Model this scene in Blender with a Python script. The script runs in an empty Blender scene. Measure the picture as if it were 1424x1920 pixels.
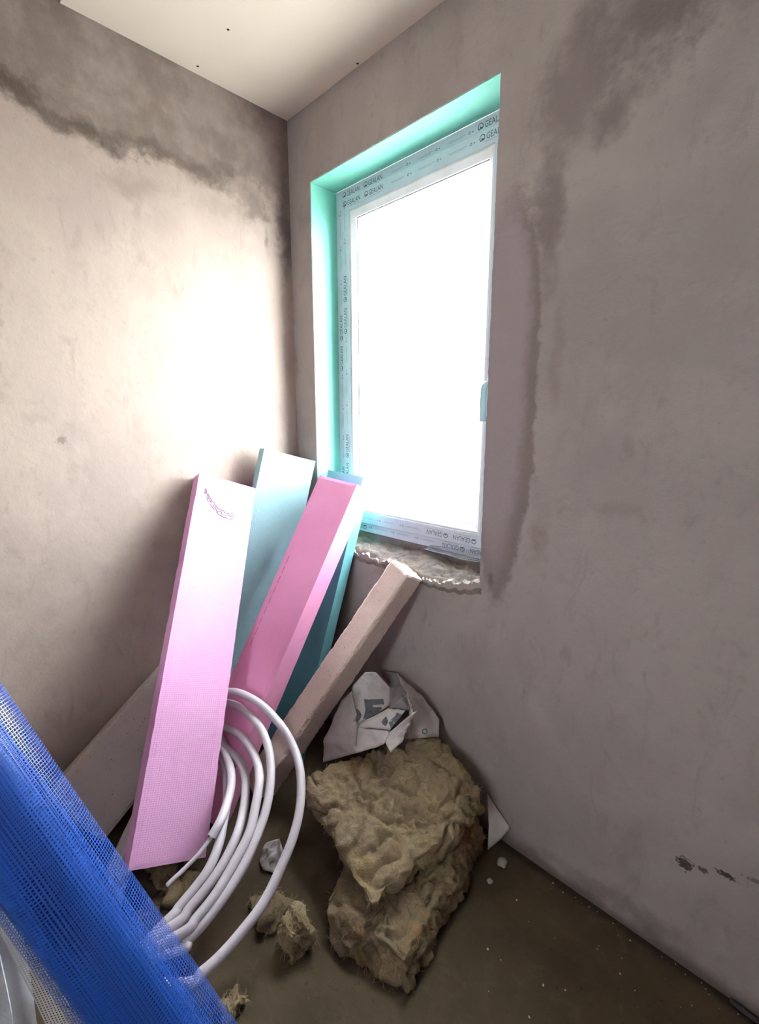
import bpy, bmesh, math, random
from math import sin, cos, pi, radians
from mathutils import Vector, Matrix, noise
from mathutils.bvhtree import BVHTree

random.seed(7)
scene = bpy.context.scene
COL = scene.collection

# ---------------------------------------------------------------- camera
cam_data = bpy.data.cameras.new('camera')
cam_data.sensor_fit = 'VERTICAL'
cam_data.sensor_height = 36.0
cam_data.lens = 889.0 / 1920.0 * 36.0
cam_data.clip_start = 0.02
cam = bpy.data.objects.new('camera', cam_data)
COL.objects.link(cam)
YAW, PITCH = -0.7859, -0.19206
_fw = Vector((sin(YAW) * cos(PITCH), cos(YAW) * cos(PITCH), sin(PITCH)))
_rt = Vector((cos(YAW), -sin(YAW), 0))
_up = _rt.cross(_fw)
_m = Matrix((_rt, _up, -_fw)).transposed().to_4x4()
_m.translation = Vector((1.840, -1.300, 1.445))
cam.matrix_world = _m
scene.camera = cam

# ---------------------------------------------------------------- daylight and exposure
world = bpy.data.worlds.new('daylight')
scene.world = world
world.use_nodes = True
_bg = world.node_tree.nodes['Background']
_bg.inputs['Color'].default_value = (0.93, 0.965, 1.0, 1)
_bg.inputs['Strength'].default_value = 50.0
scene.view_settings.view_transform = 'Standard'
scene.view_settings.look = 'None'
scene.view_settings.exposure = 0.0
scene.view_settings.gamma = 1.0
scene.view_settings.use_curve_mapping = False
scene.cycles.use_denoising = True
scene.cycles.max_bounces = 6
scene.cycles.diffuse_bounces = 5
scene.cycles.use_adaptive_sampling = True
scene.cycles.adaptive_threshold = 0.03
scene.cycles.glossy_bounces = 2
scene.cycles.transparent_max_bounces = 12
scene.cycles.sample_clamp_indirect = 10.0

ROOM_X, ROOM_Y, ROOM_Z = 2.9, -2.9, 2.65
# opening added behind the camera for fill light, in the opposite wall (x0, x1, z0, z1)
FILL_OPENING = (1.24, 1.72, 1.36, 1.84)


# ---------------------------------------------------------------- node and mesh helpers


class NT:
    def __init__(self, name):
        self.mat = bpy.data.materials.new(name)
        self.mat.use_nodes = True
        self.t = self.mat.node_tree
        self.bsdf = self.t.nodes['Principled BSDF']
        self.out = self.t.nodes['Material Output']

    def n(self, typ, ins=None, **props):
        nd = self.t.nodes.new(typ)
        for k, v in props.items():
            setattr(nd, k, v)
        for k, v in (ins or {}).items():
            self.put(nd.inputs[k], v)
        return nd

    def put(self, sock, v):
        if isinstance(v, bpy.types.NodeSocket):
            self.t.links.new(v, sock)
        elif isinstance(v, bpy.types.Node):
            self.t.links.new(v.outputs[0], sock)
        else:
            sock.default_value = v

    def math(self, op, a, b=0.0, c=0.0):
        m = self.n('ShaderNodeMath', operation=op)
        for s, v in zip(m.inputs, (a, b, c)):
            self.put(s, v)
        return m.outputs[0]

    def coords(self, kind='Object'):
        return self.n('ShaderNodeTexCoord').outputs[kind]

    def noise(self, vec, scale, detail=4.0, rough=0.55, dist=0.0):
        return self.n('ShaderNodeTexNoise', {'Vector': vec, 'Scale': scale, 'Detail': detail, 'Roughness': rough, 'Distortion': dist}).outputs['Fac']

    def step(self, v, lo, hi, a=0.0, b=1.0):
        return self.n('ShaderNodeMapRange', {'Value': v, 'From Min': lo, 'From Max': hi, 'To Min': a, 'To Max': b}, interpolation_type='SMOOTHSTEP').outputs[0]

    def mix(self, fac, a, b, blend='MIX'):
        m = self.n('ShaderNodeMix', data_type='RGBA', blend_type=blend)
        self.put(m.inputs[0], fac)
        self.put(m.inputs[6], a)
        self.put(m.inputs[7], b)
        return m.outputs[2]

    def xyz(self, vec):
        s = self.n('ShaderNodeSeparateXYZ', {'Vector': vec})
        return s.outputs

    def bump(self, h, strength=0.3, dist=0.002, normal=None):
        b = self.n('ShaderNodeBump', {'Height': h, 'Strength': strength, 'Distance': dist})
        if normal is not None:
            self.put(b.inputs['Normal'], normal)
        return b.outputs[0]

    def set(self, **kw):
        names = {'color': 'Base Color', 'rough': 'Roughness', 'normal': 'Normal', 'spec': 'Specular IOR Level', 'metal': 'Metallic', 'alpha': 'Alpha', 'trans': 'Transmission Weight'}
        for k, v in kw.items():
            self.put(self.bsdf.inputs[names[k]], v)
        return self.mat


def rgb(r, g, b):
    f = lambda c: (c / 255 / 12.92) if c / 255 <= 0.04045 else ((c / 255 + 0.055) / 1.055) ** 2.4
    return (f(r), f(g), f(b), 1.0)


def new_obj(name, mesh, mat=None, parent=None):
    o = bpy.data.objects.new(name, mesh)
    COL.objects.link(o)
    if mat is not None:
        if len(mesh.materials) == 0:
            mesh.materials.append(mat)
    if parent is not None:
        o.parent = parent
    return o


def from_bm(name, bm, mat=None, parent=None, smooth=False):
    me = bpy.data.meshes.new(name)
    bm.normal_update()
    bm.to_mesh(me)
    bm.free()
    if smooth:
        for p in me.polygons:
            p.use_smooth = True
    return new_obj(name, me, mat, parent)


def from_data(name, verts, faces, mat=None, parent=None, smooth=False):
    me = bpy.data.meshes.new(name)
    me.from_pydata([tuple(v) for v in verts], [], faces)
    me.update()
    if smooth:
        for p in me.polygons:
            p.use_smooth = True
    return new_obj(name, me, mat, parent)


def empty(name, loc=(0, 0, 0)):
    o = bpy.data.objects.new(name, None)
    o.empty_display_size = 0.05
    COL.objects.link(o)
    o.location = loc
    return o


def tag(o, label=None, cat=None, group=None, kind=None):
    if label:
        o['label'] = label
    if cat:
        o['category'] = cat
    if group:
        o['group'] = group
    if kind:
        o['kind'] = kind
    return o


def box(bm, x0, x1, y0, y1, z0, z1):
    vs = [bm.verts.new((x, y, z)) for x in (x0, x1) for y in (y0, y1) for z in (z0, z1)]
    for f in ((0, 1, 3, 2), (4, 6, 7, 5), (0, 4, 5, 1), (2, 3, 7, 6), (0, 2, 6, 4), (1, 5, 7, 3)):
        bm.faces.new([vs[i] for i in f])


def catmull(pts, per=8):
    P = [Vector(p) for p in pts]
    P = [P[0] * 2 - P[1]] + P + [P[-1] * 2 - P[-2]]
    out = []
    for i in range(1, len(P) - 2):
        p0, p1, p2, p3 = P[i - 1:i + 3]
        for k in range(per):
            t = k / per
            out.append(0.5 * ((2 * p1) + (p2 - p0) * t + (2 * p0 - 5 * p1 + 4 * p2 - p3) * t * t + (3 * p1 - p0 - 3 * p2 + p3) * t ** 3))
    out.append(P[-2])
    return out


def tube(name, path, radius, mat, parent=None, seg=14, hollow=False, rfun=None):
    verts, faces = [], []
    n = len(path)
    t0 = (path[1] - path[0]).normalized()
    a = t0.orthogonal().normalized()
    for i, p in enumerate(path):
        t = (path[min(i + 1, n - 1)] - path[max(i - 1, 0)]).normalized()
        a = (a - t * a.dot(t)).normalized()
        b = t.cross(a)
        r = radius if rfun is None else rfun(i / (n - 1))
        for k in range(seg):
            w = 2 * pi * k / seg
            verts.append(p + (a * cos(w) + b * sin(w)) * r)
    for i in range(n - 1):
        for k in range(seg):
            k2 = (k + 1) % seg
            faces.append((i * seg + k, i * seg + k2, (i + 1) * seg + k2, (i + 1) * seg + k))
    if not hollow:
        faces.append(tuple(reversed(range(seg))))
        faces.append(tuple((n - 1) * seg + k for k in range(seg)))
    return from_data(name, verts, faces, mat, parent, True)


# ---------------------------------------------------------------- materials
def plaster(name, axes, stains, wet=None, base=((172, 158, 150), (150, 138, 133)), foot=True):
    """bare cement plaster; stains = [(a, b, ra, rb, strength, rgb)] in wall coordinates (metres)"""
    m = NT(name)
    P = m.coords()
    s = m.xyz(P)
    a, b = s[axes[0]], s[axes[1]]
    big = m.noise(P, 1.6, 3, 0.6, 0.4)
    nz = m.n('ShaderNodeTexNoise', {'Vector': P, 'Scale': 6.5, 'Detail': 5.0, 'Roughness': 0.65})
    ch = m.n('ShaderNodeSeparateColor', {'Color': nz.outputs['Color']}).outputs
    mid = ch[2]
    fine = m.noise(P, 45.0, 3, 0.6)
    mp = m.n('ShaderNodeMapping', {'Vector': P, 'Scale': (9, 9, 4.0), 'Rotation': (0.5, 0.35, 0.2)})
    streak = m.noise(mp.outputs[0], 1.6, 4, 0.7, 0.9)
    col = m.mix(m.step(big, 0.36, 0.64), rgb(*base[0]), rgb(*base[1]))
    col = m.mix(m.step(mid, 0.45, 0.75, 0, 0.30), col, rgb(*[c + 12 for c in base[0]]))
    col = m.mix(m.step(streak, 0.50, 0.80, 0, 0.40), col, rgb(*[int(c * 0.78) for c in base[1]]))
    col = m.mix(m.step(fine, 0.58, 0.80, 0, 0.28), col, rgb(*[int(c * 0.72) for c in base[1]]))
    da = m.math('MULTIPLY', m.math('SUBTRACT', ch[0], 0.5), 0.36)
    db = m.math('MULTIPLY', m.math('SUBTRACT', ch[1], 0.5), 0.36)
    tiny = m.noise(P, 130.0, 2, 0.6)
    fj = m.math('MULTIPLY', m.math('SUBTRACT', fine, 0.5), 0.5)
    if wet:
        edge, soft, wc = wet
        w = m.math('ADD', b, m.math('MULTIPLY', db, 0.8))
        w = m.math('ADD', w, m.math('MULTIPLY', fj, 0.16))
        wm = m.step(w, edge - soft, edge + soft, 0, 0.95)
        col = m.mix(wm, col, m.mix(m.step(mid, 0.35, 0.7), rgb(*wc), rgb(*[min(255, c + 26) for c in wc])))
    for (ca, cb, ra, rb, st, c, *crisp) in stains:
        k = (0.22 if crisp else 1.0) if max(ra, rb) > 0.03 else max(ra, rb) * 12
        xa = m.math('DIVIDE', m.math('SUBTRACT', m.math('MULTIPLY_ADD', da, k * min(1.0, ra * 9 + 0.1), a), ca), ra)
        xb = m.math('DIVIDE', m.math('SUBTRACT', m.math('MULTIPLY_ADD', db, k * min(1.0, rb * 9 + 0.1), b), cb), rb)
        r = m.math('SQRT', m.math('MULTIPLY_ADD', xa, xa, m.math('MULTIPLY', xb, xb)))
        small = max(ra, rb) < 0.035
        r = m.math('MULTIPLY_ADD', m.math('SUBTRACT', tiny, 0.5), 2.2, r) if small else m.math('MULTIPLY_ADD', fj, 0.35 if crisp else 1.0, r)
        lo, hi = (0.5, 1.0) if small else (crisp[0] if crisp else (0.25, 1.35))
        col = m.mix(m.step(r, lo, hi, st, 0.0), col, rgb(*c))
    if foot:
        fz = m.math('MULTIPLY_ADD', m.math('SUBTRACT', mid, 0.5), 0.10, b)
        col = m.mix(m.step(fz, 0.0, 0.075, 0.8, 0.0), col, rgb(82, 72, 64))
    grit = m.noise(P, 260.0, 1, 0.6)
    h = m.math('MULTIPLY_ADD', m.noise(P, 22.0, 3, 0.6), 0.8, m.math('MULTIPLY', grit, 0.16))
    return m.set(color=col, rough=0.93, spec=0.15, normal=m.bump(h, 0.35, 0.006))


DARK = (92, 81, 76)
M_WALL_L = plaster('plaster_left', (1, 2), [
    (-0.95, 2.37, 0.12, 0.055, 0.85, (70, 60, 52)), (-0.76, 2.33, 0.13, 0.05, 0.9, (74, 64, 57)), (-0.55, 2.345, 0.10, 0.035, 0.75, (80, 70, 64)),
    (-0.36, 2.335, 0.13, 0.05, 0.75, (84, 73, 67)), (-0.18, 2.29, 0.09, 0.05, 0.7, (92, 80, 74)), (-0.02, 2.22, 0.055, 0.16, 0.8, (80, 72, 72)),
    (-1.13, 1.75, 0.085, 0.24, 0.8, (98, 84, 68)), (-0.62, 2.22, 0.12, 0.045, 0.45, (120, 106, 98)), (-0.30, 2.24, 0.11, 0.04, 0.4, (128, 114, 106)),
    (-0.93, 1.38, 0.02, 0.014, 0.6, (110, 98, 92)), (-0.12, 2.19, 0.012, 0.05, 0.6, (105, 92, 86))],
    wet=(2.325, 0.03, (108, 96, 90)), base=((172, 156, 146), (158, 142, 135)))
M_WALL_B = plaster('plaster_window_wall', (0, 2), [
    (1.072, 1.47, 0.105, 0.635, 0.75, (116, 105, 103), (0.90, 1.02)), (1.052, 1.54, 0.104, 0.650, 0.9, (156, 145, 146), (0.62, 1.04)),
    (1.17, 1.96, 0.05, 0.20, 0.65, (104, 93, 92)), (1.23, 2.25, 0.09, 0.16, 0.6, (108, 97, 95)), (1.40, 2.34, 0.15, 0.14, 0.75, (96, 88, 85)),
    (1.33, 2.16, 0.05, 0.06, 0.6, (102, 91, 89)), (1.225, 1.60, 0.022, 0.16, 0.35, (126, 112, 112)), (1.62, 2.40, 0.12, 0.14, 0.5, (108, 98, 97)),
    (1.21, 1.10, 0.035, 0.12, 0.35, (132, 114, 106)), (1.668, 0.306, 0.022, 0.022, 0.9, (46, 38, 36)), (1.705, 0.318, 0.015, 0.010, 0.8, (58, 49, 46)),
    (1.752, 0.338, 0.024, 0.010, 0.9, (50, 42, 40)), (1.80, 0.365, 0.034, 0.008, 0.6, (70, 60, 56)), (0.56, 0.86, 0.05, 0.03, 0.5, (104, 100, 102)),
    (1.52, 0.07, 0.2, 0.035, 0.45, (96, 86, 78)), (1.42, 1.22, 0.06, 0.02, 0.3, (120, 108, 104)), (1.05, 0.93, 0.012, 0.03, 0.6, (104, 84, 70))],
    base=((163, 154, 149), (150, 141, 138)))
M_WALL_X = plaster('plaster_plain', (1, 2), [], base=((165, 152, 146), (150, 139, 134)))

m = NT('plasterboard')
P = m.coords()
M_CEIL = m.set(color=m.mix(m.step(m.noise(P, 2.2, 3), 0.35, 0.65), rgb(232, 221, 206), rgb(226, 213, 200)), rough=0.9, spec=0.2,
               normal=m.bump(m.noise(P, 160.0, 2), 0.05, 0.001))
m = NT('raw_concrete')
P = m.coords()
M_CONC = m.set(color=m.mix(m.noise(P, 5.0, 5), rgb(150, 144, 138), rgb(120, 114, 108)), rough=0.95, normal=m.bump(m.noise(P, 40.0, 4), 0.4, 0.004))
m = NT('dusty_floor')
P = m.coords()
c = m.mix(m.step(m.noise(P, 3.5, 6, 0.65, 0.6), 0.3, 0.7), rgb(76, 65, 50), rgb(62, 53, 41))
c = m.mix(m.step(m.noise(P, 14.0, 5, 0.7, 0.5), 0.52, 0.75, 0, 0.5), c, rgb(86, 76, 60))
c = m.mix(m.step(m.noise(P, 60.0, 4, 0.6), 0.60, 0.72, 0, 0.6), c, rgb(48, 41, 32))
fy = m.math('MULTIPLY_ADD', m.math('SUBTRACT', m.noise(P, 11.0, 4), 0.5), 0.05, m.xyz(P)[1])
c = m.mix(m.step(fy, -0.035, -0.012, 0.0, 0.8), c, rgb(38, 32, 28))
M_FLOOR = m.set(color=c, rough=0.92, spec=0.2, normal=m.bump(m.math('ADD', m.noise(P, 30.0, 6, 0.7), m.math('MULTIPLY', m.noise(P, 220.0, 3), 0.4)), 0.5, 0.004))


def xps(name, c1, c2, waffle=True):
    m = NT(name)
    P = m.coords()
    col = m.mix(m.step(m.noise(P, 5.0, 5, 0.6), 0.3, 0.7), rgb(*c1), rgb(*c2))
    dirt = m.step(m.noise(P, 17.0, 6, 0.7, 0.5), 0.62, 0.80, 0, 0.45)
    col = m.mix(dirt, col, rgb(*[int(c * 0.80) for c in c1]))
    spots = m.step(m.noise(P, 90.0, 2, 0.5), 0.76, 0.80, 0, 0.5)
    col = m.mix(spots, col, rgb(*[int(c * 0.55) for c in c1]))
    h = m.math('MULTIPLY', m.noise(P, 260.0, 3), 0.35)
    if waffle:
        s = m.xyz(P)
        wa = m.math('SINE', m.math('MULTIPLY', s[0], 2 * pi / 0.0075))
        wb = m.math('SINE', m.math('MULTIPLY', s[2], 2 * pi / 0.0062))
        w = m.math('MAXIMUM', m.step(wa, 0.2, 0.9), m.step(wb, 0.2, 0.9))
        h = m.math('ADD', h, m.math('MULTIPLY', w, 0.5))
    return m.set(color=col, rough=0.62, spec=0.3, normal=m.bump(h, 0.45, 0.0012))


M_PINK = xps('pink_foam_waffle', (236, 176, 222), (230, 168, 214))
M_PINK2 = xps('pink_foam_smooth', (244, 166, 208), (238, 158, 202), False)
M_TURQ = xps('turquoise_foam_waffle', (166, 204, 210), (158, 196, 203))
M_TURQ2 = xps('turquoise_foam_smooth', (128, 200, 206), (120, 192, 200), False)
M_LINER = xps('green_foam_liner', (140, 216, 200), (132, 208, 192), False)


def aac(name, c1, c2):
    m = NT(name)
    P = m.coords()
    col = m.mix(m.step(m.noise(P, 9.0, 6, 0.65), 0.3, 0.7), rgb(*c1), rgb(*c2))
    v = m.n('ShaderNodeTexVoronoi', {'Vector': P, 'Scale': 95.0}).outputs['Distance']
    pick = m.step(m.noise(P, 38.0, 2), 0.50, 0.60)
    pore = m.math('MULTIPLY', m.step(v, 0.10, 0.22, 1.0, 0.0), pick)
    v2 = m.n('ShaderNodeTexVoronoi', {'Vector': P, 'Scale': 34.0}).outputs['Distance']
    pore2 = m.math('MULTIPLY', m.step(v2, 0.05, 0.10, 1.0, 0.0), m.step(m.noise(P, 21.0, 2), 0.5, 0.56))
    pr = m.math('MAXIMUM', pore, pore2)
    col = m.mix(m.math('MULTIPLY', pr, 0.75), col, rgb(105, 92, 86))
    h = m.math('SUBTRACT', m.math('MULTIPLY', m.noise(P, 150.0, 4, 0.7), 0.6), pr)
    return m.set(color=col, rough=0.95, spec=0.1, normal=m.bump(h, 0.7, 0.0025))


M_AAC = aac('aerated_concrete_beige', (232, 212, 202), (222, 202, 192))
M_AAC2 = aac('aerated_concrete_grey', (206, 197, 190), (196, 186, 180))

m = NT('white_pipe')
P = m.coords()
M_PIPE = m.set(color=m.mix(m.step(m.noise(P, 35.0, 5, 0.7), 0.55, 0.75, 0, 0.35), rgb(192, 183, 190), rgb(150, 141, 142)), rough=0.45, spec=0.4)
m = NT('pipe_bore')
M_BORE = m.set(color=rgb(48, 48, 60), rough=0.8)


def wool(name, c1, c2, c3):
    m = NT(name)
    P = m.coords()
    mp = m.n('ShaderNodeMapping', {'Vector': P, 'Scale': (1.0, 1.0, 3.5), 'Rotation': (0.3, 0.5, 0.2)})
    f = m.noise(mp.outputs[0], 60.0, 6, 0.75, 1.5)
    big = m.noise(P, 7.0, 5, 0.65, 0.5)
    col = m.mix(m.step(big, 0.35, 0.65), rgb(*c1), rgb(*c2))
    col = m.mix(m.step(m.noise(P, 5.0, 4, 0.6, 0.3), 0.56, 0.70, 0, 0.75), col, rgb(*c3))
    col = m.mix(m.step(f, 0.42, 0.7, 0.0, 0.45), col, rgb(*[int(c * 0.66) for c in c1]))
    h = m.math('ADD', m.math('MULTIPLY', f, 0.7), m.math('MULTIPLY', m.noise(P, 240.0, 4, 0.7, 1.0), 0.5))
    return m.set(color=col, rough=1.0, spec=0.05, normal=m.bump(h, 0.9, 0.007))


M_WOOL = wool('mineral_wool', (158, 140, 112), (144, 129, 107), (168, 146, 106))
M_WOOL2 = wool('mineral_wool_dusty', (140, 124, 98), (128, 114, 93), (176, 136, 88))
m = NT('wool_fibre')
M_FIBRE = m.set(color=rgb(150, 131, 98), rough=0.9)


def plastic(name, c, rough=0.45, trans=0.0, bump=0.3):
    m = NT(name)
    P = m.coords()
    return m.set(color=m.mix(m.step(m.noise(P, 12.0, 4), 0.4, 0.7, 0, 0.4), rgb(*c), rgb(*[int(k * 0.88) for k in c])), rough=rough, spec=0.4,
                 normal=m.bump(m.noise(P, 28.0, 4, 0.6, 1.0), bump, 0.006))


M_BAG = plastic('white_bag_film', (176, 168, 165), 0.5, bump=0.6)
M_BAG_SHADE = plastic('bag_inside_shade', (120, 114, 112), 0.6)  # darker bag film: interior shade and dark print put into the colour
M_INK = plastic('slate_print', (78, 80, 86), 0.6, bump=0.1)
M_GREEN = plastic('green_print', (84, 104, 88), 0.6, bump=0.1)
M_FILMWRAP = plastic('white_wrap_film', (222, 224, 234), 0.35)
M_SCRAP = plastic('clear_grey_film', (172, 166, 162), 0.35)
M_UPVC = plastic('white_upvc', (240, 241, 244), 0.35, bump=0.0)
M_FILM = plastic('protective_film', (214, 224, 236), 0.35, bump=0.05)
M_FPRINT = plastic('film_ink', (70, 80, 96), 0.6, bump=0.0)
M_GASKET = plastic('grey_gasket', (120, 122, 126), 0.7, bump=0.0)
M_HANDLE = plastic('handle_film', (176, 214, 224), 0.3, bump=0.1)
M_HOLE = plastic('dark_hole', (40, 34, 30), 0.9, bump=0.0)
M_CRUMB = plastic('plaster_crumb', (170, 160, 148), 0.95)
M_STONE = plastic('grey_lump', (150, 142, 134), 0.95)
M_CABLE = plastic('black_cable', (40, 34, 36), 0.6, bump=0.0)
M_MARK = plastic('scuff_ink', (70, 60, 72), 0.8, bump=0.0)
M_PMARK = plastic('pink_print', (214, 128, 178), 0.8, bump=0.0)

m = NT('mortar')
P = m.coords()
c = m.mix(m.step(m.noise(P, 14.0, 6, 0.7, 0.5), 0.35, 0.65), rgb(128, 116, 106), rgb(106, 101, 100))
c = m.mix(m.step(m.noise(P, 9.0, 5, 0.65), 0.55, 0.68, 0, 0.7), c, rgb(150, 116, 88))
M_MORTAR = m.set(color=c, rough=0.97, spec=0.1, normal=m.bump(m.noise(P, 90.0, 6, 0.75, 0.6), 0.9, 0.006))

m = NT('blue_net_thread')
M_BLUE = m.set(color=rgb(36, 88, 182), rough=0.35, spec=0.6)
m = NT('blue_net_pack')
P = m.coords('UV')
s = m.xyz(P)
ga = m.step(m.math('SINE', m.math('MULTIPLY', s[0], 2 * pi / 0.0052)), 0.3, 0.95)
gb = m.step(m.math('SINE', m.math('MULTIPLY', s[1], 2 * pi / 0.0052)), 0.3, 0.95)
g = m.math('MAXIMUM', ga, gb)
cc = m.mix(m.math('MULTIPLY', g, m.step(m.noise(P, 30.0, 3), 0.3, 0.7, 0.25, 0.9)), rgb(12, 40, 118), rgb(24, 74, 170))
M_BLUE_CORE = m.set(color=cc, rough=0.38, spec=0.5, normal=m.bump(m.math('ADD', g, m.noise(P, 120.0, 3)), 0.8, 0.0015))
m = NT('white_net_thread')
M_NETW = m.set(color=rgb(196, 198, 196), rough=0.5)
m = NT('grey_net_thread')
M_NETG = m.set(color=rgb(96, 104, 120), rough=0.5)

# window glass: clear pane that lets daylight pass
m = NT('window_glass')
tr = m.n('ShaderNodeBsdfTransparent', {'Color': (0.96, 0.985, 0.975, 1)})
gl = m.n('ShaderNodeBsdfGlossy', {'Roughness': 0.02})
lw = m.n('ShaderNodeLayerWeight', {'Blend': 0.5})
fac = m.math('ADD', m.math('MULTIPLY', m.math('POWER', lw.outputs['Facing'], 5.0), 0.6), 0.04)
mx = m.n('ShaderNodeMixShader', {0: fac, 1: tr.outputs[0], 2: gl.outputs[0]})
m.t.links.new(mx.outputs[0], m.out.inputs['Surface'])
M_GLASS = m.mat
m = NT('outside_paving')
P = m.coords()
M_OUT = m.set(color=m.mix(m.noise(P, 2.0, 4), rgb(205, 202, 196), rgb(190, 188, 182)), rough=0.9)

# ---------------------------------------------------------------- the setting
WX0, WX1, WZ0, WZ1, WD = 0.145, 1.010, 0.929, 2.379, 0.136     # opening in the window wall
FX1, FZ0 = 1.012, 0.948                                         # frame fills the opening


def jit(t, s, amp):
    return amp * (noise.noise(Vector((t * 38.0, s, 0.3))) * 0.55 + noise.noise(Vector((t * 130.0, s + 4, 1.3))) * 0.45)


bm = bmesh.new()
# thick masonry round the opening
box(bm, -0.2, WX0 - 0.030, 0.010, 0.30, -0.1, 2.9)
box(bm, WX1 + 0.004, ROOM_X + 0.2, 0.010, WD - 0.012, -0.1, 2.9)
box(bm, FX1 + 0.004, ROOM_X + 0.2, WD - 0.012, 0.30, -0.1, 2.9)
box(bm, WX0 - 0.030, FX1 + 0.004, 0.010, 0.30, WZ1 + 0.030, 2.9)
box(bm, WX0 - 0.030, FX1 + 0.004, 0.016, 0.30, -0.1, 0.855)
# plaster skin with torn edges round the opening
NS = 150
zl = [0.895 + (WZ1 - 0.895) * i / NS for i in range(NS + 1)]
left, leftb, right, rightb = [], [], [], []
for i, z in enumerate(zl):
    xl = WX0 - 0.001 - abs(jit(z, 1.0, 0.004))
    xr = WX1 + jit(z, 7.0, 0.0035)
    left.append(bm.verts.new((xl, 0, z)))
    leftb.append(bm.verts.new((xl - 0.002, 0.012, z)))
    right.append(bm.verts.new((xr, 0, z)))
    rightb.append(bm.verts.new((xr + 0.003, 0.012, z)))
L0 = [bm.verts.new((0, 0, z)) for z in zl]
R0 = [bm.verts.new((ROOM_X, 0, z)) for z in zl]
for i in range(NS):
    bm.faces.new((L0[i], left[i], left[i + 1], L0[i + 1]))
    bm.faces.new((left[i], leftb[i], leftb[i + 1], left[i + 1]))
    bm.faces.new((right[i], R0[i], R0[i + 1], right[i + 1]))
    bm.faces.new((rightb[i], right[i], right[i + 1], rightb[i + 1]))
xs = [WX0 + (WX1 - WX0) * i / NS for i in range(NS + 1)]
top = [left[-1]] + [bm.verts.new((x, 0, WZ1 + 0.0015 + abs(jit(x, 3.0, 0.007)))) for x in xs[1:-1]] + [right[-1]]
topb = [bm.verts.new((v.co.x, 0.012, v.co.z + 0.003)) for v in top]
ceil_v = [bm.verts.new((v.co.x, 0, 2.72)) for v in top]
bot = [left[0]] + [bm.verts.new((x, 0, 0.892 - 0.026 * math.exp(-((x - 0.78) / 0.13) ** 2) + 0.03 * math.exp(-((x - 1.02) / 0.05) ** 2) + jit(x, 9.0, 0.022))) for x in xs[1:-1]] + [right[0]]
botb = [bm.verts.new((v.co.x, 0.020, v.co.z + 0.004)) for v in bot]
low_v = [bm.verts.new((v.co.x, 0, -0.02)) for v in bot]
for i in range(NS):
    bm.faces.new((top[i], top[i + 1], ceil_v[i + 1], ceil_v[i]))
    bm.faces.new((top[i + 1], top[i], topb[i], topb[i + 1]))
    bm.faces.new((low_v[i], low_v[i + 1], bot[i + 1], bot[i]))
    bm.faces.new((bot[i], bot[i + 1], botb[i + 1], botb[i]))
c1 = bm.verts.new((0, 0, 2.72)); c2 = bm.verts.new((ROOM_X, 0, 2.72))
c3 = bm.verts.new((0, 0, -0.02)); c4 = bm.verts.new((ROOM_X, 0, -0.02))
bm.faces.new((L0[-1], left[-1], ceil_v[0], c1))
bm.faces.new((right[-1], R0[-1], c2, ceil_v[-1]))
bm.faces.new((c3, low_v[0], left[0], L0[0]))
bm.faces.new((low_v[-1], c4, R0[0], right[0]))
# right jamb
box(bm, WX1 + 0.0035, WX1 + 0.02, 0.008, WD - 0.012, 0.80, WZ1 + 0.03)
wall_b = tag(from_bm('wall_back', bm, M_WALL_B), 'bare grey plaster wall with the window and a fresh mortar strip', kind='structure')

bm = bmesh.new()
box(bm, -0.2, 0.0, ROOM_Y - 0.2, 0.3, -0.1, 2.9)
tag(from_bm('wall_left', bm, M_WALL_L), 'pale plaster wall with a dark wet band below the ceiling', kind='structure')
bm = bmesh.new()
box(bm, ROOM_X, ROOM_X + 0.2, ROOM_Y - 0.2, 0.3, -0.1, 2.9)
tag(from_bm('wall_right', bm, M_WALL_X), 'plain plaster wall opposite the wet stained wall', kind='structure')
bm = bmesh.new()
y0, y1 = ROOM_Y - 0.2, ROOM_Y
box(bm, 0, FILL_OPENING[0], y0, y1, -0.1, 2.9)
box(bm, FILL_OPENING[1], ROOM_X, y0, y1, -0.1, 2.9)
box(bm, FILL_OPENING[0], FILL_OPENING[1], y0, y1, -0.1, FILL_OPENING[2])
box(bm, FILL_OPENING[0], FILL_OPENING[1], y0, y1, FILL_OPENING[3], 2.9)
tag(from_bm('wall_front', bm, M_WALL_X), 'plaster wall with an opening added behind the camera for fill light', kind='structure')
bm = bmesh.new()
box(bm, -0.2, ROOM_X + 0.2, ROOM_Y - 0.2, 0.3, -0.1, 0.0)
floor = tag(from_bm('floor', bm, M_FLOOR), 'dark dusty concrete floor with light crumbs', kind='structure')

ceiling = empty('ceiling', (0, 0, 2.65))
tag(ceiling, 'white plasterboard ceiling with dark screw holes', kind='structure')


def cpart(name, bm, mat):
    o = from_bm(name, bm, mat)
    o.parent = ceiling
    o.matrix_parent_inverse = Matrix.Translation((0, 0, -2.65))
    return o


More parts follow.
